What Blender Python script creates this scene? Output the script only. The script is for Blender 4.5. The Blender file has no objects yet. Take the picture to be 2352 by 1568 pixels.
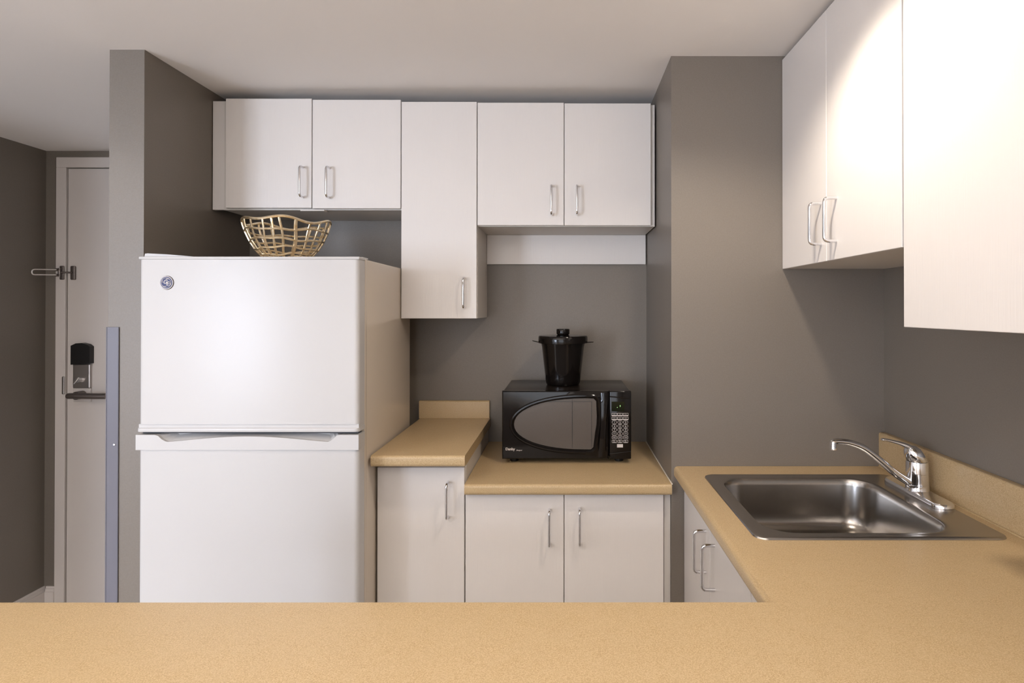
import bpy, bmesh, math
from mathutils import Vector, Matrix

PI = math.pi
EYE = 1.55                      # camera height above the floor
col = bpy.context.scene.collection
WORLD = {}                      # origin of every object in room coordinates

# ------------------------------------------------------------------ materials
def lin(c):
    return tuple(((v / 12.92) if v <= .04045 else ((v + .055) / 1.055) ** 2.4) for v in c)

def rgb(r, g, b):
    return lin((r / 255, g / 255, b / 255)) + (1,)

def new_mat(name, color, rough=.5, metal=0., coat=0., spec=.5):
    m = bpy.data.materials.new(name); m.use_nodes = True
    b = m.node_tree.nodes['Principled BSDF']
    b.inputs['Base Color'].default_value = color
    b.inputs['Roughness'].default_value = rough
    b.inputs['Metallic'].default_value = metal
    b.inputs['Coat Weight'].default_value = coat
    b.inputs['Coat Roughness'].default_value = .08
    b.inputs['Specular IOR Level'].default_value = spec
    return m

def nodes(m):
    nt = m.node_tree
    return nt, nt.nodes, nt.links, nt.nodes['Principled BSDF']

def add_noise(m, scale, strength, dist=.001, stretch=(1, 1, 1), detail=3, color2=None, lo=.4, hi=.6, rough_var=None):
    nt, N, L, b = nodes(m)
    tc = N.new('ShaderNodeTexCoord'); mp = N.new('ShaderNodeMapping')
    mp.inputs['Scale'].default_value = stretch
    no = N.new('ShaderNodeTexNoise'); no.inputs['Scale'].default_value = scale; no.inputs['Detail'].default_value = detail
    L.new(tc.outputs['Object'], mp.inputs['Vector']); L.new(mp.outputs['Vector'], no.inputs['Vector'])
    if strength > 0:
        bp = N.new('ShaderNodeBump'); bp.inputs['Strength'].default_value = strength; bp.inputs['Distance'].default_value = dist
        L.new(no.outputs['Fac'], bp.inputs['Height']); L.new(bp.outputs['Normal'], b.inputs['Normal'])
    if color2 is not None:
        mr = N.new('ShaderNodeMapRange'); mr.inputs['From Min'].default_value = lo; mr.inputs['From Max'].default_value = hi
        mx = N.new('ShaderNodeMix'); mx.data_type = 'RGBA'
        mx.inputs['A'].default_value = b.inputs['Base Color'].default_value[:]
        mx.inputs['B'].default_value = color2
        L.new(no.outputs['Fac'], mr.inputs['Value']); L.new(mr.outputs['Result'], mx.inputs['Factor'])
        L.new(mx.outputs['Result'], b.inputs['Base Color'])
    if rough_var:
        mr2 = N.new('ShaderNodeMapRange'); mr2.inputs['To Min'].default_value = rough_var[0]; mr2.inputs['To Max'].default_value = rough_var[1]
        L.new(no.outputs['Fac'], mr2.inputs['Value']); L.new(mr2.outputs['Result'], b.inputs['Roughness'])
    return m

M = {}
M['paint'] = add_noise(new_mat('grey wall paint', rgb(122, 114, 105), .42), 260, .12, .0006, color2=rgb(118, 109, 99), lo=.3, hi=.7)
M['ceiling'] = add_noise(new_mat('white ceiling paint', rgb(240, 236, 233), .8), 120, .2, .001)
M['trim'] = add_noise(new_mat('white trim paint', rgb(214, 206, 200), .4), 60, .04, .0005)
M['floor'] = add_noise(new_mat('pale floor boards', rgb(206, 196, 184), .4), 9, .1, .001, (1, 8, 1), 6, rgb(190, 178, 164))
M['offwhite'] = add_noise(new_mat('off-white wall paint', rgb(215, 211, 207), .6), 200, .1, .0006)

def laminate():
    m = new_mat('white woodgrain laminate', rgb(226, 220, 215), .33)
    nt, N, L, b = nodes(m)
    tc = N.new('ShaderNodeTexCoord'); mp = N.new('ShaderNodeMapping')
    mp.inputs['Scale'].default_value = (1, 1, .12)
    wv = N.new('ShaderNodeTexNoise'); wv.inputs['Scale'].default_value = 7; wv.inputs['Detail'].default_value = 2
    mul = N.new('ShaderNodeMath'); mul.operation = 'MULTIPLY'; mul.inputs[1].default_value = 34
    fr = N.new('ShaderNodeMath'); fr.operation = 'SINE'
    mp2 = N.new('ShaderNodeMapping'); mp2.inputs['Scale'].default_value = (1, 1, .03)
    fine = N.new('ShaderNodeTexNoise'); fine.inputs['Scale'].default_value = 380; fine.inputs['Detail'].default_value = 3
    mix = N.new('ShaderNodeMath'); mix.operation = 'MULTIPLY_ADD'; mix.inputs[1].default_value = .22
    bp = N.new('ShaderNodeBump'); bp.inputs['Strength'].default_value = .6; bp.inputs['Distance'].default_value = .0005
    L.new(tc.outputs['Object'], mp.inputs['Vector']); L.new(mp.outputs['Vector'], wv.inputs['Vector'])
    L.new(wv.outputs['Fac'], mul.inputs[0]); L.new(mul.outputs[0], fr.inputs[0])
    L.new(tc.outputs['Object'], mp2.inputs['Vector']); L.new(mp2.outputs['Vector'], fine.inputs['Vector'])
    L.new(fr.outputs[0], mix.inputs[0]); L.new(fine.outputs['Fac'], mix.inputs[2])
    L.new(mix.outputs[0], bp.inputs['Height']); L.new(bp.outputs['Normal'], b.inputs['Normal'])
    return m
M['laminate'] = laminate()
M['carcass'] = add_noise(new_mat('plain white cabinet board', rgb(214, 208, 201), .45), 50, .03, .0005)
M['gap'] = new_mat('dark cabinet interior', rgb(70, 60, 54), .8)
M['chrome'] = add_noise(new_mat('polished chrome', (.78, .78, .8, 1), .07, 1), 8, .0, rough_var=(.05, .1))
M['nickel'] = add_noise(new_mat('satin nickel', (.50, .47, .45, 1), .3, 1), 20, .0, rough_var=(.24, .36))
M['pale_metal'] = add_noise(new_mat('pale satin metal', (.8, .76, .72, 1), .38, .7), 20, .0, rough_var=(.34, .42))
M['darkmetal'] = add_noise(new_mat('dark bronze metal', (.20, .17, .155, 1), .4, .8), 20, .0, rough_var=(.3, .42))
M['aluminium'] = add_noise(new_mat('grey satin corner guard', rgb(112, 111, 120), .2, spec=.32), 3, .0, stretch=(1, 1, .1), rough_var=(.16, .22))

def counter_mat():
    m = new_mat('beige speckled laminate', rgb(190, 164, 123), .38)
    nt, N, L, b = nodes(m)
    tc = N.new('ShaderNodeTexCoord')
    n1 = N.new('ShaderNodeTexNoise'); n1.inputs['Scale'].default_value = 520; n1.inputs['Detail'].default_value = 4
    r1 = N.new('ShaderNodeValToRGB'); e = r1.color_ramp.elements
    e[0].position = .36; e[0].color = rgb(170, 143, 103); e[1].position = .66; e[1].color = rgb(203, 178, 140)
    x = e.new(.5); x.color = rgb(187, 161, 120)
    n2 = N.new('ShaderNodeTexNoise'); n2.inputs['Scale'].default_value = 30; n2.inputs['Detail'].default_value = 5
    mr = N.new('ShaderNodeMapRange'); mr.inputs['From Min'].default_value = .3; mr.inputs['From Max'].default_value = .7
    mr.inputs['To Max'].default_value = .35
    mx = N.new('ShaderNodeMix'); mx.data_type = 'RGBA'; mx.inputs['B'].default_value = rgb(192, 168, 131)
    bp = N.new('ShaderNodeBump'); bp.inputs['Strength'].default_value = .012; bp.inputs['Distance'].default_value = .0003
    L.new(tc.outputs['Object'], n1.inputs['Vector']); L.new(tc.outputs['Object'], n2.inputs['Vector'])
    L.new(n1.outputs['Fac'], r1.inputs['Fac']); L.new(n2.outputs['Fac'], mr.inputs['Value'])
    L.new(mr.outputs['Result'], mx.inputs['Factor']); L.new(r1.outputs['Color'], mx.inputs['A'])
    L.new(mx.outputs['Result'], b.inputs['Base Color'])
    L.new(n1.outputs['Fac'], bp.inputs['Height']); L.new(bp.outputs['Normal'], b.inputs['Normal'])
    return m
M['counter'] = counter_mat()
M['caulk'] = add_noise(new_mat('white silicone bead', rgb(220, 208, 192), .5), 90, .05)
M['enamel'] = add_noise(new_mat('white fridge enamel', rgb(198, 196, 195), .27, spec=.25), 320, .05, .0003)
M['enamel_side'] = add_noise(new_mat('cream fridge side panel', rgb(210, 198, 182), .24, spec=.5), 320, .05, .0003)
M['gasket'] = add_noise(new_mat('grey door gasket', rgb(70, 69, 72), .6), 60, .05)
M['steel'] = add_noise(new_mat('brushed stainless steel', (.40, .375, .35, 1), .24, 1), 3, .0, rough_var=(.20, .28))
M['black'] = add_noise(new_mat('glossy black plastic', rgb(18, 14, 12), .12, spec=.3), 30, .01, .0004)
M['black_top'] = add_noise(new_mat('black enamelled metal', rgb(34, 28, 24), .22, spec=.35), 200, .05, .0003)
M['black_matt'] = add_noise(new_mat('black satin plastic', rgb(18, 16, 15), .4), 100, .03)
M['screen'] = add_noise(new_mat('grey perforated oven screen', rgb(92, 84, 77), .25, coat=.3), 900, .1, .0002, color2=rgb(76, 69, 63))
M['ink'] = add_noise(new_mat('pale printed ink', rgb(205, 196, 190), .5), 50, .0, color2=rgb(196, 187, 182))
M['display'] = add_noise(new_mat('dark green display glass', rgb(16, 22, 8), .12), 40, .01)
M['blue'] = add_noise(new_mat('blue badge enamel', rgb(28, 38, 92), .35, spec=.3), 40, .02)
M['gold'] = add_noise(new_mat('hammered gold metal', (.78, .62, .38, 1), .3, 1), 90, .15, .001, color2=(.84, .73, .54, 1), rough_var=(.22, .38))

def emis(name, color, strength):
    m = new_mat(name, color, .4); b = nodes(m)[3]
    b.inputs['Emission Color'].default_value = color; b.inputs['Emission Strength'].default_value = strength
    return m
M['led'] = emis('green display digits', (.5, 1, .35, 1), 2.)
M['lamp'] = emis('lit lamp diffuser', (1, .82, .6, 1), 6.)

# ------------------------------------------------------------------ mesh tools
def BM(): return bmesh.new()

def box(bm, x0, x1, y0, y1, z0, z1, bev=0., seg=2):
    """axis-aligned box, heights given relative to the camera eye"""
    g = bmesh.ops.create_cube(bm, size=1)['verts']
    for v in g:
        v.co = Vector(((x0 + x1) / 2 + v.co.x * (x1 - x0), (y0 + y1) / 2 + v.co.y * (y1 - y0), EYE + (z0 + z1) / 2 + v.co.z * (z1 - z0)))
    if bev > 0:
        ed = {e for v in g for e in v.link_edges}
        bmesh.ops.bevel(bm, geom=list(ed), offset=bev, segments=seg, affect='EDGES', profile=.5)
    return bm

def bevel_where(bm, test, off, seg=4):
    ed = [e for e in bm.edges if test((e.verts[0].co + e.verts[1].co) / 2, e)]
    if ed: bmesh.ops.bevel(bm, geom=ed, offset=off, segments=seg, affect='EDGES', profile=.5, clamp_overlap=True)

def loops(bm, rings, cap0=True, cap1=True, closed=False):
    """skin a list of equal-length closed rings of points"""
    R = [[bm.verts.new(p) for p in r] for r in rings]
    n = len(R[0])
    pairs = list(zip(R[:-1], R[1:])) + ([(R[-1], R[0])] if closed else [])
    for a, b in pairs:
        for i in range(n):
            j = (i + 1) % n
            bm.faces.new((a[i], a[j], b[j], b[i]))
    if cap0 and not closed: bm.faces.new(list(reversed(R[0])))
    if cap1 and not closed: bm.faces.new(R[-1])
    return R

def tube(bm, path, rad, seg=12, closed=False, flat=None, up=None):
    """round (or flattened) bar swept along a path; rad may be a list"""
    P = [Vector(p) for p in path]; n = len(P)
    if not isinstance(rad, (list, tuple)): rad = [rad] * n
    T = []
    for i in range(n):
        if closed: t = P[(i + 1) % n] - P[i - 1]
        else: t = P[min(i + 1, n - 1)] - P[max(i - 1, 0)]
        T.append(t.normalized())
    ref = Vector(up) if up else (Vector((0, 0, 1)) if abs(T[0].z) < .9 else Vector((1, 0, 0)))
    N = (ref - T[0] * ref.dot(T[0])).normalized()
    rings = []
    for i in range(n):
        if up: N = Vector(up)
        N = (N - T[i] * N.dot(T[i])).normalized(); B = T[i].cross(N)
        a, b = (rad[i], rad[i] * flat) if flat else (rad[i], rad[i])
        rings.append([P[i] + N * (b * math.cos(k * 2 * PI / seg)) + B * (a * math.sin(k * 2 * PI / seg)) for k in range(seg)])
    loops(bm, rings, closed=closed)
    return bm

def fillet(pts, r, n=5):
    P = [Vector(p) for p in pts]; out = [P[0]]
    for i in range(1, len(P) - 1):
        a = (P[i - 1] - P[i]).normalized(); b = (P[i + 1] - P[i]).normalized()
        p0 = P[i] + a * r; p2 = P[i] + b * r
        for k in range(n + 1):
            t = k / n
            out.append(p0 * (1 - t) ** 2 + P[i] * 2 * t * (1 - t) + p2 * t * t)
    out.append(P[-1]); return out

def smooth_path(pts, n=6):
    P = [Vector(p) for p in pts]; out = []
    for i in range(len(P) - 1):
        p0 = P[max(i - 1, 0)]; p1 = P[i]; p2 = P[i + 1]; p3 = P[min(i + 2, len(P) - 1)]
        for k in range(n):
            t = k / n
            out.append(.5 * ((2 * p1) + (p2 - p0) * t + (2 * p0 - 5 * p1 + 4 * p2 - p3) * t * t + (3 * p1 - p0 - 3 * p2 + p3) * t ** 3))
    out.append(P[-1]); return out

def lathe(bm, cx, cy, prof, seg=40):
    rings = [[Vector((cx + r * math.cos(k * 2 * PI / seg), cy + r * math.sin(k * 2 * PI / seg), EYE + z)) for k in range(seg)] for r, z in prof]
    loops(bm, rings); return bm

def rrect(x0, x1, y0, y1, r, z, n=8):
    pts = []
    for cx, cy, a0 in ((x1 - r, y1 - r, 0), (x0 + r, y1 - r, PI / 2), (x0 + r, y0 + r, PI), (x1 - r, y0 + r, 1.5 * PI)):
        for k in range(n + 1):
            a = a0 + k / n * PI / 2
            pts.append(Vector((cx + r * math.cos(a), cy + r * math.sin(a), EYE + z)))
    return pts

def prism_y(bm, poly, y0, y1):
    """outline in (x, z) with depth from y0 (front) to y1"""
    a = [Vector((x, y0, EYE + z)) for x, z in poly]; b = [Vector((x, y1, EYE + z)) for x, z in poly]
    loops(bm, [a, b]); return bm

def text_into(bm, s, size, x, y, z, bold=0., italic=0., depth=.0004, align='LEFT', rot=None):
    """lettering standing upright and facing the viewer side (-y)"""
    cu = bpy.data.curves.new('lettering', 'FONT'); cu.body = s; cu.size = size; cu.extrude = depth
    cu.offset = bold; cu.shear = italic; cu.align_x = align
    o = bpy.data.objects.new('lettering', cu); col.objects.link(o)
    dg = bpy.context.evaluated_depsgraph_get(); dg.update()
    me = bpy.data.meshes.new_from_object(o.evaluated_get(dg))
    me.transform(Matrix.Translation((x, y, EYE + z)) @ Matrix.Rotation(PI / 2, 4, 'X'))
    bm.from_mesh(me)
    bpy.data.objects.remove(o); bpy.data.curves.remove(cu); bpy.data.meshes.remove(me)
    return bm

# ------------------------------------------------------------------ objects
def link(name, bm, mat, parent=None, smooth=False, origin=None):
    bmesh.ops.recalc_face_normals(bm, faces=bm.faces)
    if smooth:
        for f in bm.faces: f.smooth = True
        for e in bm.edges:
            if len(e.link_faces) == 2 and e.calc_face_angle(0) > math.radians(38): e.smooth = False
    me = bpy.data.meshes.new(name); bm.to_mesh(me); bm.free()
    me.materials.append(mat)
    o = bpy.data.objects.new(name, me); col.objects.link(o)
    base = WORLD[parent.name] if parent else (Vector(origin) if origin else Vector((0, 0, 0)))
    me.transform(Matrix.Translation(-base))
    if parent: o.parent = parent
    else: o.location = base
    WORLD[o.name] = base
    return o

def tag(o, label=None, cat=None, group=None, kind=None):
    if label: o['label'] = label
    if cat: o['category'] = cat
    if group: o['group'] = group
    if kind: o['kind'] = kind
    return o

def thing(name, x, y, z, label, cat, group=None):
    o = bpy.data.objects.new(name, None); col.objects.link(o); o.empty_display_size = .05
    o.location = (x, y, EYE + z); WORLD[o.name] = Vector((x, y, EYE + z))
    return tag(o, label, cat, group)

def struct(name, bm, mat, label=None, cat=None, smooth=False):
    o = link(name, bm, mat, smooth=smooth); o['kind'] = 'structure'
    if label: o['label'] = label
    if cat: o['category'] = cat
    return o

FLOOR = -EYE
CEIL = .8203
BACK = 2.475

# ================================================================== SETTING
struct('floor', box(BM(), -4.7, 1.25, -3.1, 3.2, FLOOR - .1, FLOOR), M['floor'], 'pale board floor of the kitchen, hall and living area', 'floor')
struct('ceiling', box(BM(), -4.7, 1.25, -3.1, 3.2, CEIL, CEIL + .1), M['ceiling'], 'flat off-white painted ceiling over kitchen and hall', 'ceiling')
struct('wall_back', box(BM(), -1.3309, .3455, BACK, BACK + .12, FLOOR, CEIL), M['paint'], 'grey back wall of the kitchen alcove behind fridge and microwave', 'wall')
struct('wall_partition', box(BM(), -1.4412, -1.3309, 1.852, 3.044, FLOOR, CEIL), M['paint'], 'grey partition wall end between the hall and the fridge', 'wall')
struct('wall_pilaster', box(BM(), .3455, 1.15, 1.8955, BACK + .12, FLOOR, CEIL), M['paint'], 'grey boxed-out wall section between the microwave alcove and the sink', 'wall')
struct('wall_right', box(BM(), 1.0343, 1.15, -3.0, 1.8955, FLOOR, CEIL), M['paint'], 'grey right-hand wall behind the sink backsplash', 'wall')
struct('wall_left', box(BM(), -2.82, -2.6955, 1.2, 3.16, FLOOR, CEIL), M['paint'], 'dark grey left wall of the entrance hall', 'wall')
DX0, DX1, DT = -2.5806, -1.70, .7285
bm = BM()
box(bm, -2.6955, DX0 - .035, 3.044, 3.16, FLOOR, CEIL); box(bm, DX1 + .035, -1.4412, 3.044, 3.16, FLOOR, CEIL)
box(bm, DX0 - .035, DX1 + .035, 3.044, 3.16, DT + .035, CEIL)
struct('wall_hall_end', bm, M['paint'], 'narrow grey wall around the entrance door at the end of the hall', 'wall')
struct('wall_living_left', box(BM(), -4.7, -4.6, -3.0, 1.2, FLOOR, CEIL), M['offwhite'])
struct('wall_living_front', box(BM(), -4.6, -2.6955, 1.2, 1.3, FLOOR, CEIL), M['offwhite'])
# rear wall of the living area with its window openings
WX = [(-4.35, -3.05), (-1.9, .2)]
WZ0, WZ1 = -1.0, .62
bm = BM()
xs = [-4.6, WX[0][0], WX[0][1], WX[1][0], WX[1][1], 1.0343]
for i in range(0, 5, 2): box(bm, xs[i], xs[i + 1], -3.1, -3.0, FLOOR, CEIL)
for a, b in WX:
    box(bm, a, b, -3.1, -3.0, FLOOR, WZ0); box(bm, a, b, -3.1, -3.0, WZ1, CEIL)
struct('wall_rear', bm, M['offwhite'])
for i, (a, b) in enumerate(WX):
    bm = BM()
    box(bm, a, b, -3.09, -3.03, WZ0, WZ0 + .05); box(bm, a, b, -3.09, -3.03, WZ1 - .05, WZ1)
    box(bm, a, a + .05, -3.09, -3.03, WZ0, WZ1); box(bm, b - .05, b, -3.09, -3.03, WZ0, WZ1)
    box(bm, (a + b) / 2 - .025, (a + b) / 2 + .025, -3.09, -3.03, WZ0, WZ1)
    struct('window_%d' % (i + 1), bm, M['trim'], 'white framed living room window', 'window')

def baseboard_profile(y, z0, h, t, axis):
    # stepped moulding as three stacked strips
    return [(h * .0, h * .72, t), (h * .72, h * .88, t * .7), (h * .88, h, t * .4)]
def baseboard(name, x0, x1, y0, y1, face):
    bm = BM(); h = .116
    for a, b, t in ((0, .78, .014), (.78, .9, .010), (.9, 1, .006)):
        if face == 'x+': box(bm, x0, x0 + t, y0, y1, FLOOR + a * h, FLOOR + b * h)
        if face == 'y-': box(bm, x0, x1, y1 - t, y1, FLOOR + a * h, FLOOR + b * h)
    struct(name, bm, M['trim'], label=None)
baseboard('baseboard_left', -2.6955, 0, 1.3, 3.044, 'x+')
baseboard('baseboard_hall_end', -2.681, -2.6355, 3.0, 3.044, 'y-')

# ---------------- entrance door
door = tag(link('door_1', box(BM(), DX0, DX1, 3.044, 3.088, FLOOR + .008, DT, .002), M['trim'], origin=(DX0, 3.06, 0)),
           'pale painted entrance door with electronic lock at the hall end', 'door', kind='structure')
bm = BM()
for (x0, x1, z0, z1) in ((DX0 - .055, DX0 - .004, FLOOR, DT + .004), (DX1 + .004, DX1 + .055, FLOOR, DT + .004), (DX0 - .055, DX1 + .055, DT + .004, DT + .057)):
    box(bm, x0, x1, 3.034, 3.10, z0, z1, .002)
link('door_frame', bm, M['trim'], door)
bm = BM()   # lock: black reader cover, with a metal plate below it
prism_y(bm, [(-2.541, -.288), (-2.443, -.282), (-2.443, -.195), (-2.458, -.183), (-2.486, -.176), (-2.515, -.178), (-2.541, -.190)], 3.016, 3.046)
lock = tag(link('electronic_lock', bm, M['black_matt'], door), 'black reader cover of the electronic door lock')
bm = BM(); box(bm, -2.540, -2.452, 3.028, 3.046, -.410, -.286, .004)
tag(link('lock_plate', bm, M['nickel'], lock), 'grey metal plate below the black reader')
bm = BM(); box(bm, -2.542, -2.452, 3.034, 3.046, -.482, -.411, .003)
tag(link('lock_base', bm, M['trim'], lock), 'pale lower lock cover')
bm = BM()
tube(bm, [(-2.502, 3.030, EYE - .368), (-2.502, 3.012, EYE - .368)], [.014, .013], 20)
tube(bm, [(-2.514, 3.006, EYE - .384), (-2.490, 3.006, EYE - .352)], [.0045, .0045], 10)
link('thumb_turn', bm, M['chrome'], lock, True)
bm = BM()
tube(bm, [(-2.492, 3.04, EYE - .444), (-2.492, 2.99, EYE - .444)], .021, 20)
tube(bm, smooth_path([(-2.524, 2.985, EYE - .444), (-2.49, 2.981, EYE - .443), (-2.43, 2.983, EYE - .444), (-2.38, 2.986, EYE - .445), (-2.335, 2.990, EYE - .445)], 4), .0165, 14, flat=.9)
tag(link('door_lever', bm, M['darkmetal'], door, True), 'dark metal lever handle')
bm = BM(); box(bm, -2.597, -2.5845, 3.029, 3.0345, -.442, -.350, .002)
tag(link('strike_plate', bm, M['nickel'], door), 'metal strike plate on the door frame')
# swing-bar door guard: hinge plate on the frame, ball plate on the door
bm = BM()
box(bm, -2.610, -2.588, 3.026, 3.0345, .150, .222, .004, 3)
for sgn in (-1, 1):
    tube(bm, [(-2.620, 3.018, EYE + .187 + sgn * .014), (-2.598, 3.018, EYE + .187 + sgn * .014)], .007, 12)
tube(bm, [(-2.602, 3.020, EYE + .165), (-2.602, 3.020, EYE + .209)], .008, 12)
guard = tag(link('door_guard', bm, M['darkmetal'], door, True), 'dark hinge plate of the swing-bar guard')
bm = BM()
tube(bm, fillet([(-2.612, 3.014, EYE + .174), (-2.6760, 2.944, EYE + .171), (-2.6760, 2.944, EYE + .198), (-2.612, 3.014, EYE + .201)], .0130, 6), .0030, 10)
link('swing_bar', bm, M['pale_metal'], guard, True)
bm = BM()
box(bm, -2.562, -2.536, 3.034, 3.046, .150, .222, .005, 3)
tube(bm, [(-2.596, 3.018, EYE + .187), (-2.548, 3.028, EYE + .187)], .0045, 10)
link('catch_plate', bm, M['darkmetal'], guard, True)

# ---------------- metal corner guard on the partition end
bm = BM()
cg = [(-1.4445, FLOOR + .0), (-1.4445, -.0576)]
box(bm, -1.4445, -1.4059, 1.8485, 1.852, FLOOR + .002, -.0576, .0012)
box(bm, -1.4447, -1.4412, 1.8485, 1.888, FLOOR + .002, -.0576, .0012)
tube(bm, [(-1.4437, 1.8493, FLOOR + EYE + .002), (-1.4437, 1.8493, EYE - .0576)], .0022, 10)
tube(bm, [(-1.4072, 1.8493, FLOOR + EYE + .002), (-1.4072, 1.8493, EYE - .0576)], .0015, 8)
cgo = tag(link('corner_guard', bm, M['aluminium'], origin=(-1.425, 1.85, 0)), 'tall shiny grey corner guard strip on the grey partition end left of the fridge', 'corner guard')
for z in (-.4274, -1.1):
    link('screw', tube(BM(), [(-1.4178, 1.849, EYE + z), (-1.4178, 1.8465, EYE + z)], [.0042, .003], 14), M['chrome'], cgo, True)

# ================================================================== CABINETS
def pull(parent, x, y, z0, z1, facing='-y', r=.0042, off=.033):
    """chrome D-shaped bar handle fixed to a door face"""
    bm = BM()
    d = Vector((0, -1, 0)) if facing == '-y' else Vector((-1, 0, 0))
    a = Vector((x, y, EYE + z1)); b = Vector((x, y, EYE + z0))
    tube(bm, fillet([a, a + d * off, b + d * off, b], .013, 6), r, 12)
    return link('handle', bm, M['chrome'], parent, True)

def hdoor(parent, x0, x1, z0, z1, y, hx=None, hz=None, t=.017, name='door'):
    d = link(name, box(BM(), x0, x1, y, y + t, z0, z1, .0012), M['laminate'], parent)
    if hx is not None: pull(d, hx, y + .0005, hz[0], hz[1])
    return d

K = 2.19
# over the fridge
c = thing('wall_cabinet', -.96, 2.34, .375, 'short white two-door wall cabinet hanging above the fridge', 'cabinet')
bm = BM(); box(bm, -1.2845, -.6135, K + .0185, BACK - .002, .372, .782)
box(bm, -.99, -.90, K + .002, K + .03, .3665, .3715)
link('cabinet_body', bm, M['carcass'], c)
link('filler_strip', box(BM(), -1.3285, -1.272, K + .019, K + .036, .3735, .784, .001), M['laminate'], c)
hdoor(c, -1.2690, -.9475, .3775, .787, K, -.978, (.4165, .528))
hdoor(c, -.9443, -.6142, .3755, .783, K, -.880, (.415, .5265))
# tall narrow one
c = thing('wall_cabinet', -.47, 2.34, -.036, 'tall narrow white single-door wall cabinet beside the fridge', 'cabinet')
link('cabinet_body', box(BM(), -.6105, -.3272, K + .0185, BACK - .002, -.0355, .772), M['carcass'], c)
hdoor(c, -.6112, -.3294, -.036, .7755, K, -.3745, (.0045, .1145))
# above the microwave
c = thing('wall_cabinet', 0, 2.34, .312, 'white two-door wall cabinet hanging above the microwave', 'cabinet')
bm = BM(); box(bm, -.3258, .3385, K + .0185, BACK - .002, .3105, .768)
box(bm, .3215, .3388, K + .012, K + .03, .3100, .768)
link('cabinet_body', bm, M['carcass'], c)
hdoor(c, -.3266, -.0030, .3130, .7725, K, -.0495, (.3515, .458))
hdoor(c, -.0006, .3228, .3125, .7700, K, .0455, (.353, .458))
tag(link('valance_board', box(BM(), -.3262, .3402, 2.4555, BACK - .001, .187, .3100, .001), M['laminate'], origin=(0, 2.465, EYE + .187)),
    'white horizontal board fixed to the wall under the microwave wall cabinet', 'valance board')

def sdoor(parent, y0, y1, z0, z1, x, hy=None, hz=None, t=.017):
    d = link('door', box(BM(), x, x + t, y0, y1, z0, z1, .0012), M['laminate'], parent)
    if hy is not None: pull(d, x + .0005, hy, hz[0], hz[1], '-x', .0045, .033)
    return d
XR = .705
c = thing('wall_cabinet', .87, 1.56, .129, 'white two-door wall cabinet on the right wall above the sink', 'cabinet')
link('cabinet_body', box(BM(), XR + .018, 1.0335, 1.2215, 1.8945, .130, .806), M['carcass'], c)
sdoor(c, 1.5755, 1.8935, .129, .807, XR, 1.606, (.178, .2895))
sdoor(c, 1.2225, 1.5735, .129, .807, XR, 1.516, (.176, .288))
c = thing('wall_cabinet', .87, .95, -.037, 'deep-hanging white wall cabinet at the right edge of the photo', 'cabinet')
link('cabinet_body', box(BM(), XR + .018, 1.0335, .62, 1.2195, -.0365, .806), M['carcass'], c)
sdoor(c, .8925 - .27, 1.2165, -.0375, .807, XR, .66, (.02, .13))

# ---------------- base cabinets
D = 1.90
ZL, ZM, ZS = -.4577, -.5597, -.508
def toe(bm, x0, x1, y0, y1): box(bm, x0, x1, y0, y1, FLOOR, FLOOR + .1)
c = thing('base_cabinet', -.465, 2.18, FLOOR, 'narrow white single-door base cabinet between the fridge and the microwave base cabinet', 'cabinet')
bm = BM(); box(bm, -.605, -.3215, D + .018, BACK - .002, FLOOR + .1, ZL - .036); toe(bm, -.60, -.325, D + .07, BACK - .01)
link('cabinet_body', bm, M['carcass'], c)
hdoor(c, -.6062, -.3245, FLOOR + .105, -.5135, D, -.3765, (-.672, -.5595))
c = thing('base_cabinet', .01, 2.18, FLOOR, 'wide white two-door base cabinet under the microwave counter', 'cabinet')
bm = BM(); box(bm, -.3205, .3445, D + .018, BACK - .002, FLOOR + .1, ZM - .036); toe(bm, -.315, .34, D + .07, BACK - .01)
box(bm, .324, .3445, D + .012, D + .03, FLOOR + .1, ZM - .037)
link('cabinet_body', bm, M['carcass'], c)
hdoor(c, -.3208, -.0026, FLOOR + .105, -.5995, D, -.0490, (-.7595, -.648))
hdoor(c, -.0003, .3205, FLOOR + .105, -.5995, D, .0483, (-.757, -.645))
c = thing('base_cabinet', .71, 1.56, FLOOR, 'white two-door base cabinet under the stainless sink', 'cabinet')
bm = BM(); XB = .386
box(bm, XB + .018, XB + .034, 1.2175, 1.894, FLOOR + .1, ZS - .04)
box(bm, XB + .018, 1.03, 1.2175, 1.235, FLOOR + .1, ZS - .04); box(bm, XB + .018, 1.03, 1.878, 1.894, FLOOR + .1, ZS - .04)
box(bm, XB + .018, 1.03, 1.235, 1.878, FLOOR + .1, FLOOR + .116); box(bm, XB + .07, 1.02, 1.23, 1.88, FLOOR, FLOOR + .1)
link('cabinet_body', bm, M['carcass'], c)
sdoor(c, 1.5605, 1.893, FLOOR + .105, ZS - .045, XB, 1.602, (-.718, -.6065))
sdoor(c, 1.2185, 1.5585, FLOOR + .105, ZS - .045, XB, 1.509, (-.722, -.6085))
c = thing('base_cabinet', -.1, .7, FLOOR, 'white peninsula base cabinet below the foreground counter', 'cabinet')
bm = BM(); box(bm, -1.12, 1.03, .45, .985, FLOOR + .1, ZS - .04); toe(bm, -1.1, 1.02, .5, .93)
box(bm, XB + .018, 1.03, .985, 1.2155, FLOOR + .1, ZS - .04); 
link('cabinet_body', bm, M['carcass'], c)
link('side_panel', box(BM(), XB, XB + .017, 1.005, 1.2135, FLOOR + .105, ZS - .045, .001), M['laminate'], c)
for i in range(4):
    x0 = -1.115 + i * .373
    hd = link('door', box(BM(), x0, x0 + .37, .9865, 1.0035, FLOOR + .105, ZS - .045, .001), M['laminate'], c)

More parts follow.
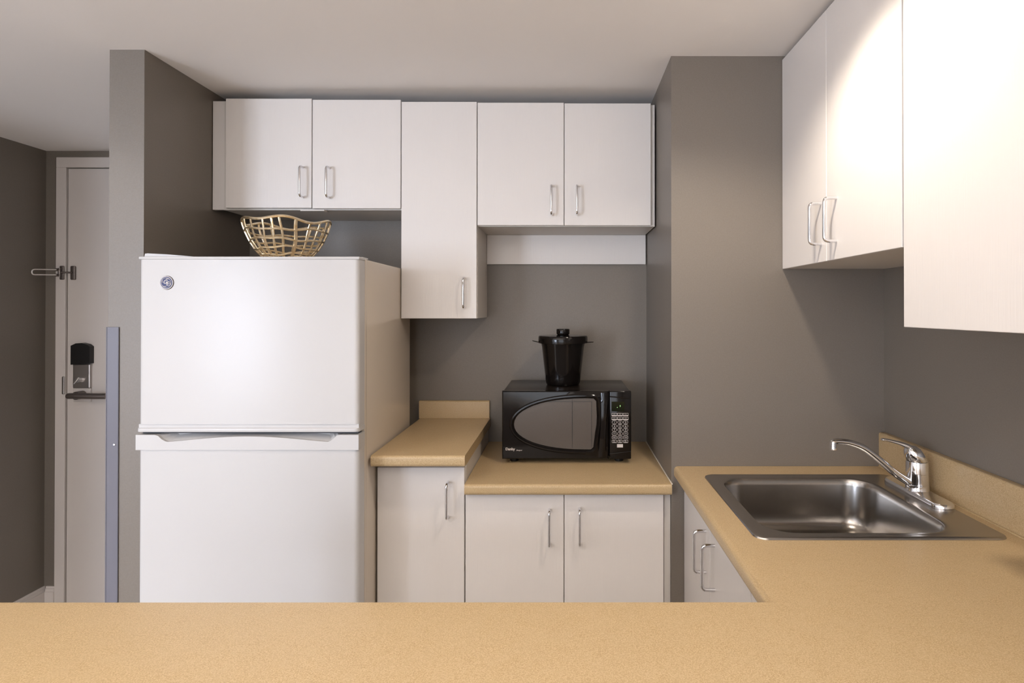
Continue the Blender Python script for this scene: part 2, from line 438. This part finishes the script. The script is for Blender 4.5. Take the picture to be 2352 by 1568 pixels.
# ================================================================== WORKTOPS
def slab(xs, ys, skip, z0, z1):
    bm = BM(); vs = {}
    def v(i, j, k):
        key = (i, j, k)
        if key not in vs: vs[key] = bm.verts.new((xs[i], ys[j], EYE + (z0, z1)[k]))
        return vs[key]
    cells = [(i, j) for i in range(len(xs) - 1) for j in range(len(ys) - 1) if (i, j) not in skip]
    cs = set(cells)
    for i, j in cells:
        bm.faces.new((v(i, j, 1), v(i + 1, j, 1), v(i + 1, j + 1, 1), v(i, j + 1, 1)))
        bm.faces.new((v(i, j, 0), v(i, j + 1, 0), v(i + 1, j + 1, 0), v(i + 1, j, 0)))
        if (i - 1, j) not in cs: bm.faces.new((v(i, j, 0), v(i, j, 1), v(i, j + 1, 1), v(i, j + 1, 0)))
        if (i + 1, j) not in cs: bm.faces.new((v(i + 1, j, 0), v(i + 1, j + 1, 0), v(i + 1, j + 1, 1), v(i + 1, j, 1)))
        if (i, j - 1) not in cs: bm.faces.new((v(i, j, 0), v(i + 1, j, 0), v(i + 1, j, 1), v(i, j, 1)))
        if (i, j + 1) not in cs: bm.faces.new((v(i, j + 1, 0), v(i, j + 1, 1), v(i + 1, j + 1, 1), v(i + 1, j + 1, 0)))
    bmesh.ops.recalc_face_normals(bm, faces=bm.faces)
    return bm

SX, FY = .3535, 1.0265
bm = slab([-1.2, SX, .437, .908, 1.0335], [.38, FY, 1.300, 1.770, 1.8945], {(0, 1), (0, 2), (0, 3), (2, 2)}, ZS - .038, ZS)
def edge_front(c, e):
    if len(e.link_faces) != 2 or e.calc_face_angle(0) < .5: return False
    d = (e.verts[0].co - e.verts[1].co)
    if abs(d.z) > .001: return False
    on_x = abs(c.x - SX) < .001 and c.y > FY and abs(d.y) > .01
    on_y = abs(c.y - FY) < .001 and c.x < SX
    on_n = abs(c.y - .38) < .001 or abs(c.x + 1.2) < .001
    return on_x or on_y or on_n
bevel_where(bm, edge_front, .012, 5)
wt = tag(link('worktop', bm, M['counter'], smooth=True, origin=(0, .7, EYE + ZS - .038)),
         'large beige speckled L-shaped laminate worktop holding the sink and running across the foreground', 'worktop')
bm = BM(); box(bm, 1.016, 1.0335, .38, 1.8945, ZS + .0005, -.397, 0)
bevel_where(bm, lambda c, e: abs((e.verts[0].co - e.verts[1].co).y) > .5 and c.z > EYE - .4 and c.x < 1.02 or (abs((e.verts[0].co - e.verts[1].co).x) > .01 and c.z > EYE - .4 and c.y > 1.8), .007, 4)
link('backsplash', bm, M['counter'], wt, True)
link('caulk_bead', tube(BM(), [(1.0135, .4, EYE + ZS + .0005), (1.0135, 1.89, EYE + ZS + .0005)], .0028, 8), M['counter'], wt, True)

bm = slab([-.3195, .3425], [1.868, BACK - .002], set(), ZM - .035, ZM)
bevel_where(bm, lambda c, e: abs(c.y - 1.868) < .001 and abs((e.verts[0].co - e.verts[1].co).z) < .001, .011, 5)
wt2 = tag(link('worktop', bm, M['counter'], smooth=True, origin=(0, 2.17, EYE + ZM - .035)), 'lower beige laminate worktop in the alcove under the microwave', 'worktop')
link('caulk_bead', tube(BM(), [(.3437, 1.875, EYE + ZM), (.3437, BACK - .003, EYE + ZM)], .0024, 8), M['caulk'], wt2, True)

bm = slab([-.6040, -.3110], [1.826, BACK - .004], set(), ZL - .035, ZL)
bevel_where(bm, lambda c, e: abs(c.y - 1.826) < .001 and abs((e.verts[0].co - e.verts[1].co).z) < .001, .010, 5)
wt3 = tag(link('worktop', bm, M['counter'], smooth=True, origin=(-.46, 2.15, EYE + ZL - .035)), 'small raised beige laminate worktop between the fridge and the microwave', 'worktop')
bm = BM(); box(bm, -.6085, -.3150, 2.450, BACK - .002, ZL + .0005, -.385)
bevel_where(bm, lambda c, e: c.z > EYE - .39 and c.y < 2.452, .006, 4)
link('backsplash', bm, M['counter'], wt3, True)

# ================================================================== FRIDGE
FX0, FX1 = -1.2660, -.6130
DF = 1.742
FTOP = .1555
fr = thing('refrigerator', (FX0 + FX1) / 2, 2.03, FLOOR, 'white top-freezer refrigerator standing against the grey partition', 'refrigerator')
bm = BM(); box(bm, FX0 + .003, FX1 - .0005, DF + .062, 2.328, FLOOR + .03, FTOP - .0025, .006, 3)
box(bm, FX0 + .003, FX1, DF + .058, DF + .076, FLOOR + .03, FTOP - .001, .003, 3)
link('fridge_body', bm, M['enamel_side'], fr, True)
bm = BM(); box(bm, FX0 + .012, FX1 - .010, DF + .052, DF + .063, FLOOR + .06, .146)
box(bm, FX0 + .004, FX1 - .004, DF + .014, DF + .040, -.3720, -.3652)  # dark strip added so the gap between the doors reads as shade
link('door_gasket_gap_shade', bm, M['gasket'], fr)
def fdoor(name, z0, z1):
    bm = BM(); box(bm, FX0, FX1 + .001, DF, DF + .052, z0, z1)
    bevel_where(bm, lambda c, e: abs((e.verts[0].co - e.verts[1].co).z) > .1 and c.y < DF + .02, .014, 6)
    return link(name, bm, M['enamel'], fr, True)
fz = fdoor('freezer_door', -.3430, .1465)
fd = fdoor('fridge_door', FLOOR + .05, -.4185)
bm = BM(); box(bm, FX0 - .001, FX1 + .0025, DF - .001, DF + .054, .1465, FTOP, .003, 3)
link('top_trim', bm, M['enamel'], fz, True)
bm = BM(); box(bm, FX0 - .0045, FX1 + .0025, DF - .004, DF + .052, -.3650, -.3540)
bevel_where(bm, lambda c, e: abs((e.verts[0].co - e.verts[1].co).z) > .004 and c.y < DF + .02, .014, 5)
bevel_where(bm, lambda c, e: abs((e.verts[0].co - e.verts[1].co).z) < .0001 and c.y < DF, .002, 2)
link('bottom_trim', bm, M['enamel'], fz, True)
link('door_rim', box(BM(), FX0, FX1 + .001, DF + .003, DF + .052, -.3542, -.3428), M['enamel'], fz)
# grip trim of the lower door: a front strip with a long shallow hand hold scooped out of its top edge
top, bot = -.3735, -.4182
gl, gr = -1.176, -.701
edge = [(-1.214, top), (-1.204, -.3768), (-1.194, -.3860), (-1.183, -.3925)]
N_ = 28
for k in range(N_ + 1):
    t = k / N_
    edge.append((gl + (gr - gl) * t, -.3940 + .0160 * math.sin(PI * t) ** 1.2))
edge += [(-.693, -.3905), (-.683, -.3830), (-.673, -.3740), (-.666, top)]
bm = BM(); loops(bm, [[Vector((x, DF - .004, EYE + bot)), Vector((x, DF + .006, EYE + bot)), Vector((x, DF + .006, EYE + z)), Vector((x, DF - .004, EYE + z))]
           for x, z in [(FX0 - .0045, top)] + edge + [(FX1 + .0025, top)]])
box(bm, FX0 - .0040, edge[0][0], DF + .0059, DF + .052, bot, top); box(bm, edge[-1][0], FX1 + .002, DF + .0059, DF + .052, bot, top)
box(bm, edge[0][0], edge[-1][0], DF + .034, DF + .052, bot, top + .001)
front = [bm.verts.new((x, DF + .0058, EYE + z)) for x, z in edge]        # sloping floor of the scoop
back = [bm.verts.new((x + (.018 if i < 4 else -.018 if i > len(edge) - 5 else 0), DF + .0345, EYE + min(top, z + .014))) for i, (x, z) in enumerate(edge)]
for i in range(len(edge) - 1): bm.faces.new((front[i], front[i + 1], back[i + 1], back[i]))
tag(link('grip_trim', bm, M['enamel'], fd), 'white grip trim with a long scooped hand hold')
# brand badge
bx, bz = -1.1820, .0775
bm = BM(); tube(bm, [(bx, DF + .001, EYE + bz), (bx, DF - .003, EYE + bz)], [.0215, .0195], 40)
bg = link('badge', bm, M['darkmetal'], fz, True)
bm = BM(); tube(bm, [(bx, DF - .003, EYE + bz), (bx, DF - .0038, EYE + bz)], [.0172, .0168], 40)
link('badge_enamel', bm, M['blue'], bg, True)
bm = BM()
ring = [(bx + .0142 * math.cos(a * PI / 18), DF - .0040, EYE + bz + .0142 * math.sin(a * PI / 18)) for a in range(36)]
tube(bm, ring, .0006, 6, closed=True)
for q in range(4):
    a0 = q * PI / 2 + PI / 4
    pts = [(bx + (.0142 - .0034 * t) * math.cos(a0 + t * .75), DF - .0040, EYE + bz + (.0142 - .0034 * t) * math.sin(a0 + t * .75)) for t in (0, .3, .6, .9, 1.1)]
    tube(bm, pts, .0008, 6)
text_into(bm, 'G', .0165, bx - .0092, DF - .0041, bz - .0030, .0003, .25)
text_into(bm, 'E', .0165, bx + .0000, DF - .0042, bz - .0080, .0003, .25)
link('badge_monogram', bm, M['ink'], bg)
# hinge covers on top
bm = BM()
prism_y(bm, [(-1.260, FTOP), (-1.105, FTOP + .0005), (-1.190, FTOP + .0075), (-1.250, FTOP + .0105), (-1.258, FTOP + .0095)], DF + .014, DF + .078)
link('hinge_cover', bm, M['enamel'], fr)
bm = BM(); box(bm, FX1 - .022, FX1 - .001, DF + .040, DF + .09, FTOP - .003, FTOP + .0025, .002)
link('hinge_cover', bm, M['enamel'], fr)
for x in (FX0 + .05, FX1 - .05):
    for y in (1.85, 2.28):
        link('foot', lathe(BM(), x, y, [(.02, FLOOR), (.02, FLOOR + .03)], 16), M['black_matt'], fr)
bm = BM(); box(bm, FX0 + .01, FX1 - .01, DF + .062, DF + .08, FLOOR + .005, FLOOR + .045)
link('kick_grille', bm, M['gasket'], fr)

# ================================================================== LATTICE BOWL
cx, cy, z0 = -.962, 2.03, FTOP - .0022
bm = BM()
NS = 21
prof = [(0, .040), (.006, .052), (.015, .064), (.029, .078), (.05, .096), (.075, .111), (.1, .122), (.13, .132), (.19, .143)]
def rad_at(h):
    for (a, ra), (b, rb) in zip(prof[:-1], prof[1:]):
        if h <= b: return ra + (rb - ra) * (h - a) / (b - a)
    return prof[-1][1]
def rim(th):
    return .1430 + .0062 * math.sin(5 * th + 1.1) + .0035 * math.sin(3 * th + .4)
def bp_(th, h):
    r = rad_at(h) * (1 + .03 * math.sin(2 * th + .8))
    return Vector((cx + r * math.cos(th), cy + r * math.sin(th), EYE + z0 + h))
for k in range(NS):
    th0 = k * 2 * PI / NS + .05 * math.sin(k * 7.3)
    tw = .05 * math.sin(k * 2.1 + .5)
    pts = []
    H = rim(th0 + tw)
    for i in range(13):
        t = i / 12
        h = .001 + (H - .001) * t
        pts.append(bp_(th0 + tw * t + .03 * math.sin(t * 6 + k), h))
    tube(bm, pts, .0040 if k % 6 else .0058, 8, flat=.7, up=(math.cos(th0), math.sin(th0), .2))
for j, h in enumerate((.004, .018, .031, .051, .078, .110)):
    pts = [bp_(a * 2 * PI / 96, h + .0035 * math.sin(3 * a * 2 * PI / 96 + j * 1.7) + .002 * math.sin(7 * a * 2 * PI / 96 + j)) for a in range(96)]
    tube(bm, pts, .0036, 8, closed=True)
tube(bm, [bp_(a * 2 * PI / 120, rim(a * 2 * PI / 120)) for a in range(120)], .0045, 8, closed=True)
lathe(bm, cx, cy, [(.034, z0 + .0), (.042, z0 + .0005), (.042, z0 + .004), (.034, z0 + .004)], 32)
tag(link('lattice_bowl', bm, M['gold'], smooth=True, origin=(cx, cy, EYE + z0)), 'gold openwork metal bowl with a wavy rim on top of the fridge', 'bowl')

# ================================================================== MICROWAVE
mx0, mx1, my0, my1 = -.2262, .2412, 2.120, 2.455
mz0, mz1 = -.5430, -.2970
mw = thing('microwave', 0, 2.29, ZM, 'black countertop microwave with an oval door window on the lower worktop', 'microwave')
bm = BM(); box(bm, mx0 + .002, mx1 - .002, my0 + .022, my1, mz0 + .004, mz1 - .001, .004, 3)
link('casing', bm, M['black_top'], mw, True)
for x in (mx0 + .04, mx1 - .04):
    for y in (my0 + .05, my1 - .04):
        link('foot', lathe(BM(), x, y, [(.016, ZM), (.018, mz0 + .005)], 16), M['black_matt'], mw)
px = .1610                       # split between door and control panel
# window outline, D-shaped oval
def oval(o):
    pts = []
    xl, xr, zt, zb = -.1830 - o, .1150 + o, -.3245 + o, -.5085 - o
    cxr, zc = .075, (zt + zb) / 2 - .002
    for k in range(25):           # left half-ellipse, top to bottom
        a = PI / 2 + PI * k / 24
        ca, sa = math.cos(a), math.sin(a)
        ca = -abs(ca) ** .92; sa_ = math.copysign(abs(sa) ** .95, sa)
        pts.append((cxr + (cxr - xl) * ca, zc + (zt - zc if sa > 0 else zc - zb) * sa_))
    pts += [(.095 + o * .6, zb), (.104 + o * .9, zb + .008), (.110 + o, zc - .03), (xr, zc), (xr + .001, zc + .03), (xr - .001, zt - .010), (xr - .010, zt - .001)]
    return pts
NSEG = len(oval(0))
def door_ring(o, y): return [Vector((x, y, EYE + z)) for x, z in oval(o)]
def rect_ring(ins, y):
    # project oval directions to the door rectangle so that ring sizes match
    x0, x1, za, zb = mx0 + ins, px - .0015 - ins, mz1 - ins, mz0 + ins
    c = Vector(((x0 + x1) / 2, 0, (za + zb) / 2)); out = []
    for x, z in oval(0):
        dx, dz = x - c.x, z - c.z
        s = min(((x1 - x0) / 2) / max(abs(dx), 1e-6), ((za - zb) / 2) / max(abs(dz), 1e-6))
        out.append(Vector((c.x + dx * s, y, EYE + c.z + dz * s)))
    # snap nearest points to the four corners
    for X in (x0, x1):
        for Z in (za, zb):
            i = min(range(len(out)), key=lambda k: (out[k].x - X) ** 2 + (out[k].z - EYE - Z) ** 2)
            out[i] = Vector((X, y, EYE + Z))
    return out
bm = BM()
loops(bm, [rect_ring(0, my0 + .022), rect_ring(0, my0 + .004), rect_ring(.004, my0), door_ring(.017, my0 - .001), door_ring(.013, my0 - .005), door_ring(.008, my0 - .0055), door_ring(.004, my0 - .001), door_ring(.0, my0 + .006)], cap0=True, cap1=False)
md = link('door', bm, M['black'], mw, True)
bm = BM(); prism_y(bm, oval(.001), my0 + .0055, my0 + .010)
bmesh.ops.triangulate(bm, faces=[f for f in bm.faces if len(f.verts) > 4])
link('door_window', bm, M['screen'], md)
bm = BM()
for (a, b_) in (((.0275, -.327), (.0275, -.505)),):
    box(bm, .0270, .0282, my0 + .0045, my0 + .0058, -.505, -.3265)
box(bm, .0975, .0985, my0 + .0045, my0 + .0058, -.50, -.335); box(bm, -.06, .0985, my0 + .0045, my0 + .0058, -.3365, -.3355)
link('window_line', bm, M['black_matt'], md)
# bowed grip bar next to the control panel
bm = BM(); rings = []
for k in range(13):
    t = k / 12; z = -.3035 - .232 * t; w = .019 - .006 * math.sin(PI * t); xc = .1395 + .004 * math.cos(PI * t * 1.0)
    bow = .010 * math.sin(PI * t)
    rings.append([Vector((xc - w, my0 + .002, EYE + z)), Vector((xc - w * .7, my0 - .002 - bow, EYE + z)), Vector((xc, my0 - .004 - bow, EYE + z)), Vector((xc + w * .7, my0 - .002 - bow, EYE + z)), Vector((xc + w, my0 + .002, EYE + z))])
loops(bm, rings)
link('door_grip', bm, M['black'], md, True)
bm = BM(); text_into(bm, 'Danby', .0130, -.2135, my0 - .0006, -.5105, .0004)
text_into(bm, 'Designer', .0058, -.1825 + .008, my0 - .0006, -.5125, .0001, .3)
link('lettering', bm, M['ink'], md)
# control panel
bm = BM(); box(bm, px + .0015, mx1, my0, my0 + .024, mz0, mz1, .004, 3)
for (xa, za, xb, zb) in ((.163, -.3170, .240, -.3235), (.163, -.5240, .240, -.5150)):
    tube(bm, [(xa, my0 + .0005, EYE + za), ((xa + xb) / 2, my0 - .001, EYE + (za + zb) / 2), (xb, my0 + .0005, EYE + zb)], .0022, 8)
cp = link('control_panel', bm, M['black'], mw, True)
dsp = link('display', box(BM(), .170, .216, my0 - .0010, my0 + .001, -.3700, -.3350, .0004), M['display'], cp)
bm = BM()
for (x, z) in ((.2010, -.3490), (.2010, -.3525), (.1905, -.3560)):
    box(bm, x - .0010, x + .0010, my0 - .0016, my0 - .001, z - .0007, z + .0007)
link('lit_dots', bm, M['led'], dsp)
yk = my0 - .0005
def outline(bm, x, z, w, h, r, t=.0006):
    ring = []
    for sx, sz, a0 in ((1, 1, 0), (-1, 1, PI / 2), (-1, -1, PI), (1, -1, 1.5 * PI)):
        for k in range(5):
            a = a0 + k * PI / 8
            ring.append((x + sx * (w / 2 - r) + r * math.cos(a), yk, EYE + z + sz * (h / 2 - r) + r * math.sin(a)))
    tube(bm, ring, t, 5, closed=True)
cxs = (.1800, .2005, .2210)
for r_ in range(2):
    z = -.3820 - r_ * .0140
    for x in cxs:
        bm = BM(); outline(bm, x, z, .0185, .0100, .001)
        box(bm, x - .0088, x + .0088, yk - .0006, yk + .0003, z - .0050, z - .0020)
        box(bm, x - .005, x + .004, yk - .0006, yk + .0003, z + .001, z + .0016)
        link('button', bm, M['ink'], cp)
keys = [['1', '2', '3'], ['4', '5', '6'], ['7', '8', '9'], ['', '0', '']]
for r_ in range(4):
    z = -.4095 - r_ * .0138
    for c_, x in enumerate(cxs):
        bm = BM(); outline(bm, x, z, .0165, .0110, .0054 if r_ < 3 else .0045)
        if keys[r_][c_]: text_into(bm, keys[r_][c_], .0080, x, yk - .0002, z - .0028, .0002, align='CENTER')
        else: box(bm, x - .0045, x + .0045, yk - .0005, yk + .0003, z - .0007, z + .0007)
        link('button', bm, M['ink'], cp)
for r_ in range(2):
    z = -.4645 - r_ * .0143
    for c_, x in enumerate(cxs):
        bm = BM(); outline(bm, x, z, .0165, .0095, .0015)
        box(bm, x - .0050, x + .0050, yk - .0005, yk + .0003, z - .0008 - r_ * .002, z + .0008 - r_ * .002)
        if r_: box(bm, x - .0040, x + .0010, yk - .0005, yk + .0003, z + .0010, z + .0026)
        link('button', bm, M['ink'], cp)
bm = BM(); box(bm, .1895, .2110, yk - .0008, yk + .0003, -.5005, -.4885, .0003)
st = tag(link('button', bm, M['ink'], cp), 'solid pale start button')

# ================================================================== BLACK BUCKET
bx, by, bz = -.0065, 2.312, mz1 - .0008
ib = thing('ice_bucket', bx, by, bz, 'black lidded plastic bucket standing on top of the microwave', 'bucket')
link('bucket_body', lathe(BM(), bx, by, [(.060, bz + .0), (.064, bz + .002), (.0675, bz + .010), (.070, bz + .03), (.0835, bz + .150), (.0875, bz + .166), (.0875, bz + .171), (.080, bz + .171)], 56), M['black'], ib, True)
lid = link('lid', lathe(BM(), bx, by, [(.0925, bz + .163), (.0965, bz + .164), (.0975, bz + .176), (.0970, bz + .188), (.094, bz + .1925), (.070, bz + .1935), (.030, bz + .1955), (.012, bz + .196)], 56), M['black'], ib, True)
link('knob', lathe(BM(), bx, by, [(.0215, bz + .1945), (.0225, bz + .197), (.0255, bz + .199), (.0262, bz + .2035), (.0262, bz + .216), (.0245, bz + .219), (.015, bz + .2200)], 40), M['black'], lid, True)
for s in (-1, 1):
    bm = BM(); rings = []
    for k in range(7):
        t = k / 6; w = .020 * (1 - t) ** .7 + .003
        x = bx + s * (.090 + .030 * t); z = EYE + bz + .1655 + (.006 * t if s < 0 else .001 * t)
        rings.append([Vector((x, by - .01 - w, z)), Vector((x, by - .01 - w, z + .003)), Vector((x, by - .01 + w, z + .003)), Vector((x, by - .01 + w, z))])
    loops(bm, rings)
    link('carry_lug', bm, M['black'], ib)

# ================================================================== SINK
zs = ZS
R = []
for (ins, z, r) in ((0, .0004, .028), (.0015, .0035, .027), (.006, .0052, .024), (.012, .0045, .020)):
    R.append(rrect(.4215 + ins, .986 - ins, 1.2885 + ins, 1.7895 - ins, r, zs + z))
BX0, BX1, BY0, BY1 = .455, .892, 1.320, 1.747
for (ins, z, r) in ((-.007, .0045, .080), (-.002, .0048, .076), (.002, .0030, .074), (.005, -.003, .072), (.007, -.015, .070), (.014, -.095, .066), (.018, -.118, .062), (.026, -.132, .055), (.045, -.140, .040)):
    R.append(rrect(BX0 + ins, BX1 - ins, BY0 + ins, BY1 - ins, r, zs + z))
R.append(rrect(.60, .74, 1.46, 1.60, .069, zs - .146))
bm = BM(); loops(bm, R, cap0=False, cap1=False)
c0 = Vector((.67, 1.53, 0))
R2 = [rrect(.60, .74, 1.46, 1.60, .069, zs - .146), rrect(.628, .712, 1.488, 1.572, .0415, zs - .148)]
loops(bm, R2, cap0=False, cap1=True)
bmesh.ops.remove_doubles(bm, verts=bm.verts, dist=1e-5)
sk = link('sink', bm, M['steel'], smooth=True, origin=(.70, 1.54, EYE + zs))
tag(sk, 'rectangular stainless steel drop-in sink set into the right-hand worktop', 'sink')
for p in sk.data.polygons: p.use_smooth = True
bm = lathe(BM(), .67, 1.53, [(.040, zs - .1475), (.042, zs - .1450), (.036, zs - .1445), (.030, zs - .1475), (.008, zs - .148)], 32)
link('drain', bm, M['chrome'], sk, True)

# ================================================================== FAUCET
fx, fy, fz0 = .9600, 1.596, ZS + .0044
fa = thing('faucet', fx, fy, fz0, 'chrome single-lever kitchen faucet with a low curved spout beside the sink', 'faucet')
bm = BM()
def stad(hw, hl, z, n=10):
    pts = []
    for k in range(n + 1): a = PI * k / n; pts.append(Vector((fx + hw * math.cos(a), fy + hl - hw + hw * math.sin(a), EYE + z)))
    for k in range(n + 1): a = PI + PI * k / n; pts.append(Vector((fx + hw * math.cos(a), fy - hl + hw + hw * math.sin(a), EYE + z)))
    return pts
loops(bm, [stad(.029, .131, fz0), stad(.0295, .1315, fz0 + .002), stad(.0285, .130, fz0 + .009), stad(.0255, .127, fz0 + .0125), stad(.012, .112, fz0 + .0145)])
link('base_plate', bm, M['chrome'], fa, True)
bm = lathe(BM(), fx, fy, [(.030, fz0 + .012), (.0285, fz0 + .016), (.0282, fz0 + .028), (.0277, fz0 + .0285), (.0277, fz0 + .0295), (.0282, fz0 + .030), (.0278, fz0 + .058), (.0272, fz0 + .0585), (.0272, fz0 + .0597), (.0278, fz0 + .060), (.0268, fz0 + .086), (.0260, fz0 + .0900), (.02, fz0 + .0905)], 40)
link('body', bm, M['chrome'], fa, True)
bm = BM()   # spout: low arc reaching over the bowl
pts = smooth_path([(.941, 1.592, EYE - .4725), (.925, 1.590, EYE - .4640), (.893, 1.587, EYE - .4430), (.852, 1.584, EYE - .4085), (.808, 1.581, EYE - .3755), (.768, 1.579, EYE - .3600), (.735, 1.578, EYE - .3560), (.722, 1.577, EYE - .3575)], 5)
n = len(pts); tube(bm, pts, [.0105 - .0030 * (i / (n - 1)) for i in range(n)], 16, up=None)
link('spout', bm, M['chrome'], fa, True)
bm = lathe(BM(), .7235, 1.577, [(.0080, -.3790), (.0088, -.3785), (.0088, -.3660), (.0082, -.3650), (.0085, -.3540), (.005, -.3515)], 24)
link('aerator', bm, M['chrome'], fa, True)
bm = BM()   # domed head running out into a thin lever
path = smooth_path([(fx + .001, fy, EYE + fz0 + .088), (fx + .001, fy, EYE + fz0 + .100), (fx - .000, fy, EYE + fz0 + .116)], 3)
lathe(bm, fx, fy, [(.0262, fz0 + .0912), (.0275, fz0 + .094), (.0270, fz0 + .108), (.0245, fz0 + .118), (.0190, fz0 + .126), (.0100, fz0 + .1300), (.003, fz0 + .1310)], 36)
for v in bm.verts:            # lean the crown toward the lever side
    h = v.co.z - (EYE + fz0 + .0912)
    if h > 0: v.co.x -= h * .32; v.co.z -= max(0, (v.co.x - fx)) * .75 * min(1, h / .03)
tube(bm, smooth_path([(.957, fy, EYE + fz0 + .113), (.940, fy, EYE + fz0 + .1265), (.918, fy, EYE + fz0 + .1365), (.895, fy, EYE + fz0 + .1430), (.876, fy, EYE + fz0 + .1475), (.864, fy, EYE + fz0 + .1485)], 4),
     [.018, .0170, .0160, .0150, .0140, .0130, .0120, .0110, .0100, .0092, .0086, .0080, .0076, .0072, .0069, .0067, .0066, .0066, .0066, .0062, .005], 14, flat=.55)
link('lever', bm, M['chrome'], fa, True)

# ================================================================== LIGHTS
def downlight(x, y, power, color, label, cone=150, blend=.5):
    t = thing('ceiling_light', x, y, CEIL - .012, label, 'ceiling light')
    link('trim_ring', lathe(BM(), x, y, [(.062, CEIL - .0001), (.066, CEIL - .008), (.052, CEIL - .010), (.050, CEIL - .004)], 32), M['trim'], t, True)
    link('diffuser', lathe(BM(), x, y, [(.049, CEIL - .0045), (.030, CEIL - .0065), (.005, CEIL - .007)], 32), M['lamp'], t, True)
    ld = bpy.data.lights.new('lamp', 'SPOT'); ld.energy = power; ld.color = color; ld.shadow_soft_size = .04
    ld.spot_size = math.radians(cone); ld.spot_blend = blend
    lo = bpy.data.objects.new('lamp', ld); col.objects.link(lo); lo.parent = t; lo.location = (0, 0, -.035)
    return t
WARM = (1, .88, .74)
downlight(.42, 1.25, 25, WARM, 'round recessed ceiling light in front of the sink wall cabinets', 142, .6)
downlight(-1.25, .62, 9, WARM, 'round recessed ceiling light above the left end of the foreground worktop', 130, .5)
downlight(-2.1, 1.0, 9, (1, .93, .88), 'added unseen ceiling light brightening the entrance hall', 160, .3)  # added out of view to brighten the hall and partition end
downlight(-.45, -1.4, 74, (1, .93, .86), 'added unseen ceiling light in the living area, fill for the base doors', 142, .25)  # added fill behind the camera, cone shaped to reach the base doors
LX, LY = -1.0, -.9
t = thing('added_floor_lamp', LX, LY, FLOOR, 'added unseen uplighter floor lamp in the living area, brightens the ceiling', 'floor lamp')  # uplight added out of view to lift the ceiling
link('base', lathe(BM(), LX, LY, [(.14, FLOOR), (.14, FLOOR + .015), (.02, FLOOR + .025)], 32), M['black_matt'], t, True)
link('pole', lathe(BM(), LX, LY, [(.012, FLOOR + .02), (.012, -.44)], 16), M['black_matt'], t, True)
link('lamp_shade', lathe(BM(), LX, LY, [(.02, -.45), (.08, -.43), (.11, -.37), (.107, -.37), (.075, -.425), (.02, -.44)], 32), M['trim'], t, True)
ld = bpy.data.lights.new('bulb', 'SPOT'); ld.energy = 260; ld.color = (1, .93, .86); ld.shadow_soft_size = .06; ld.spot_size = math.radians(118); ld.spot_blend = .3
lo = bpy.data.objects.new('bulb', ld); col.objects.link(lo); lo.parent = t; lo.location = (0, 0, EYE - .36); lo.rotation_euler = (PI, 0, 0)
def window_light(name, x0, x1, power, color):
    ld = bpy.data.lights.new(name, 'AREA'); ld.shape = 'RECTANGLE'; ld.size = x1 - x0; ld.size_y = WZ1 - WZ0
    ld.energy = power; ld.color = color
    lo = bpy.data.objects.new(name, ld); col.objects.link(lo)
    lo.location = ((x0 + x1) / 2, -3.12, EYE + (WZ0 + WZ1) / 2); lo.rotation_euler = (-PI / 2, 0, 0)
    lo.rotation_euler = (PI / 2, 0, 0)
    return lo
window_light('window_daylight', WX[0][0], WX[0][1], 190, (.72, .82, 1))
window_light('window_daylight', WX[1][0], WX[1][1], 45, (.88, .92, 1))

w = bpy.data.worlds.new('sky'); bpy.context.scene.world = w; w.use_nodes = True
nt = w.node_tree; bg_ = nt.nodes['Background']
sky = nt.nodes.new('ShaderNodeTexSky'); sky.sky_type = 'HOSEK_WILKIE'
nt.links.new(sky.outputs['Color'], bg_.inputs['Color']); bg_.inputs['Strength'].default_value = .6

# ================================================================== CAMERA
F, CX, CY, YAW, PIT, ROL = 1344.97, 1298.63, 701.64, .0013, .0056, -.0003
W_, H_ = 2352, 1568
Ry = Matrix(((math.cos(YAW), -math.sin(YAW), 0), (math.sin(YAW), math.cos(YAW), 0), (0, 0, 1)))
Rp = Matrix(((1, 0, 0), (0, math.cos(PIT), math.sin(PIT)), (0, -math.sin(PIT), math.cos(PIT))))
Rr = Matrix(((math.cos(ROL), 0, -math.sin(ROL)), (0, 1, 0), (math.sin(ROL), 0, math.cos(ROL))))
A = Rr @ Rp @ Ry
right, fwd, upv = A[0], A[1], A[2]
cam = bpy.data.cameras.new('camera'); co = bpy.data.objects.new('camera', cam); col.objects.link(co)
co.matrix_world = Matrix(((right.x, upv.x, -fwd.x, 0), (right.y, upv.y, -fwd.y, 0), (right.z, upv.z, -fwd.z, EYE), (0, 0, 0, 1)))
cam.sensor_width = 36; cam.lens = 36 * F / W_
cam.shift_x = (W_ / 2 - CX) / W_; cam.shift_y = (CY - H_ / 2) / W_
cam.clip_start = .02
sc = bpy.context.scene; sc.camera = co
vs = sc.view_settings; vs.view_transform = 'Standard'; vs.look = 'None'; vs.exposure = 0; vs.gamma = 1; vs.use_curve_mapping = False
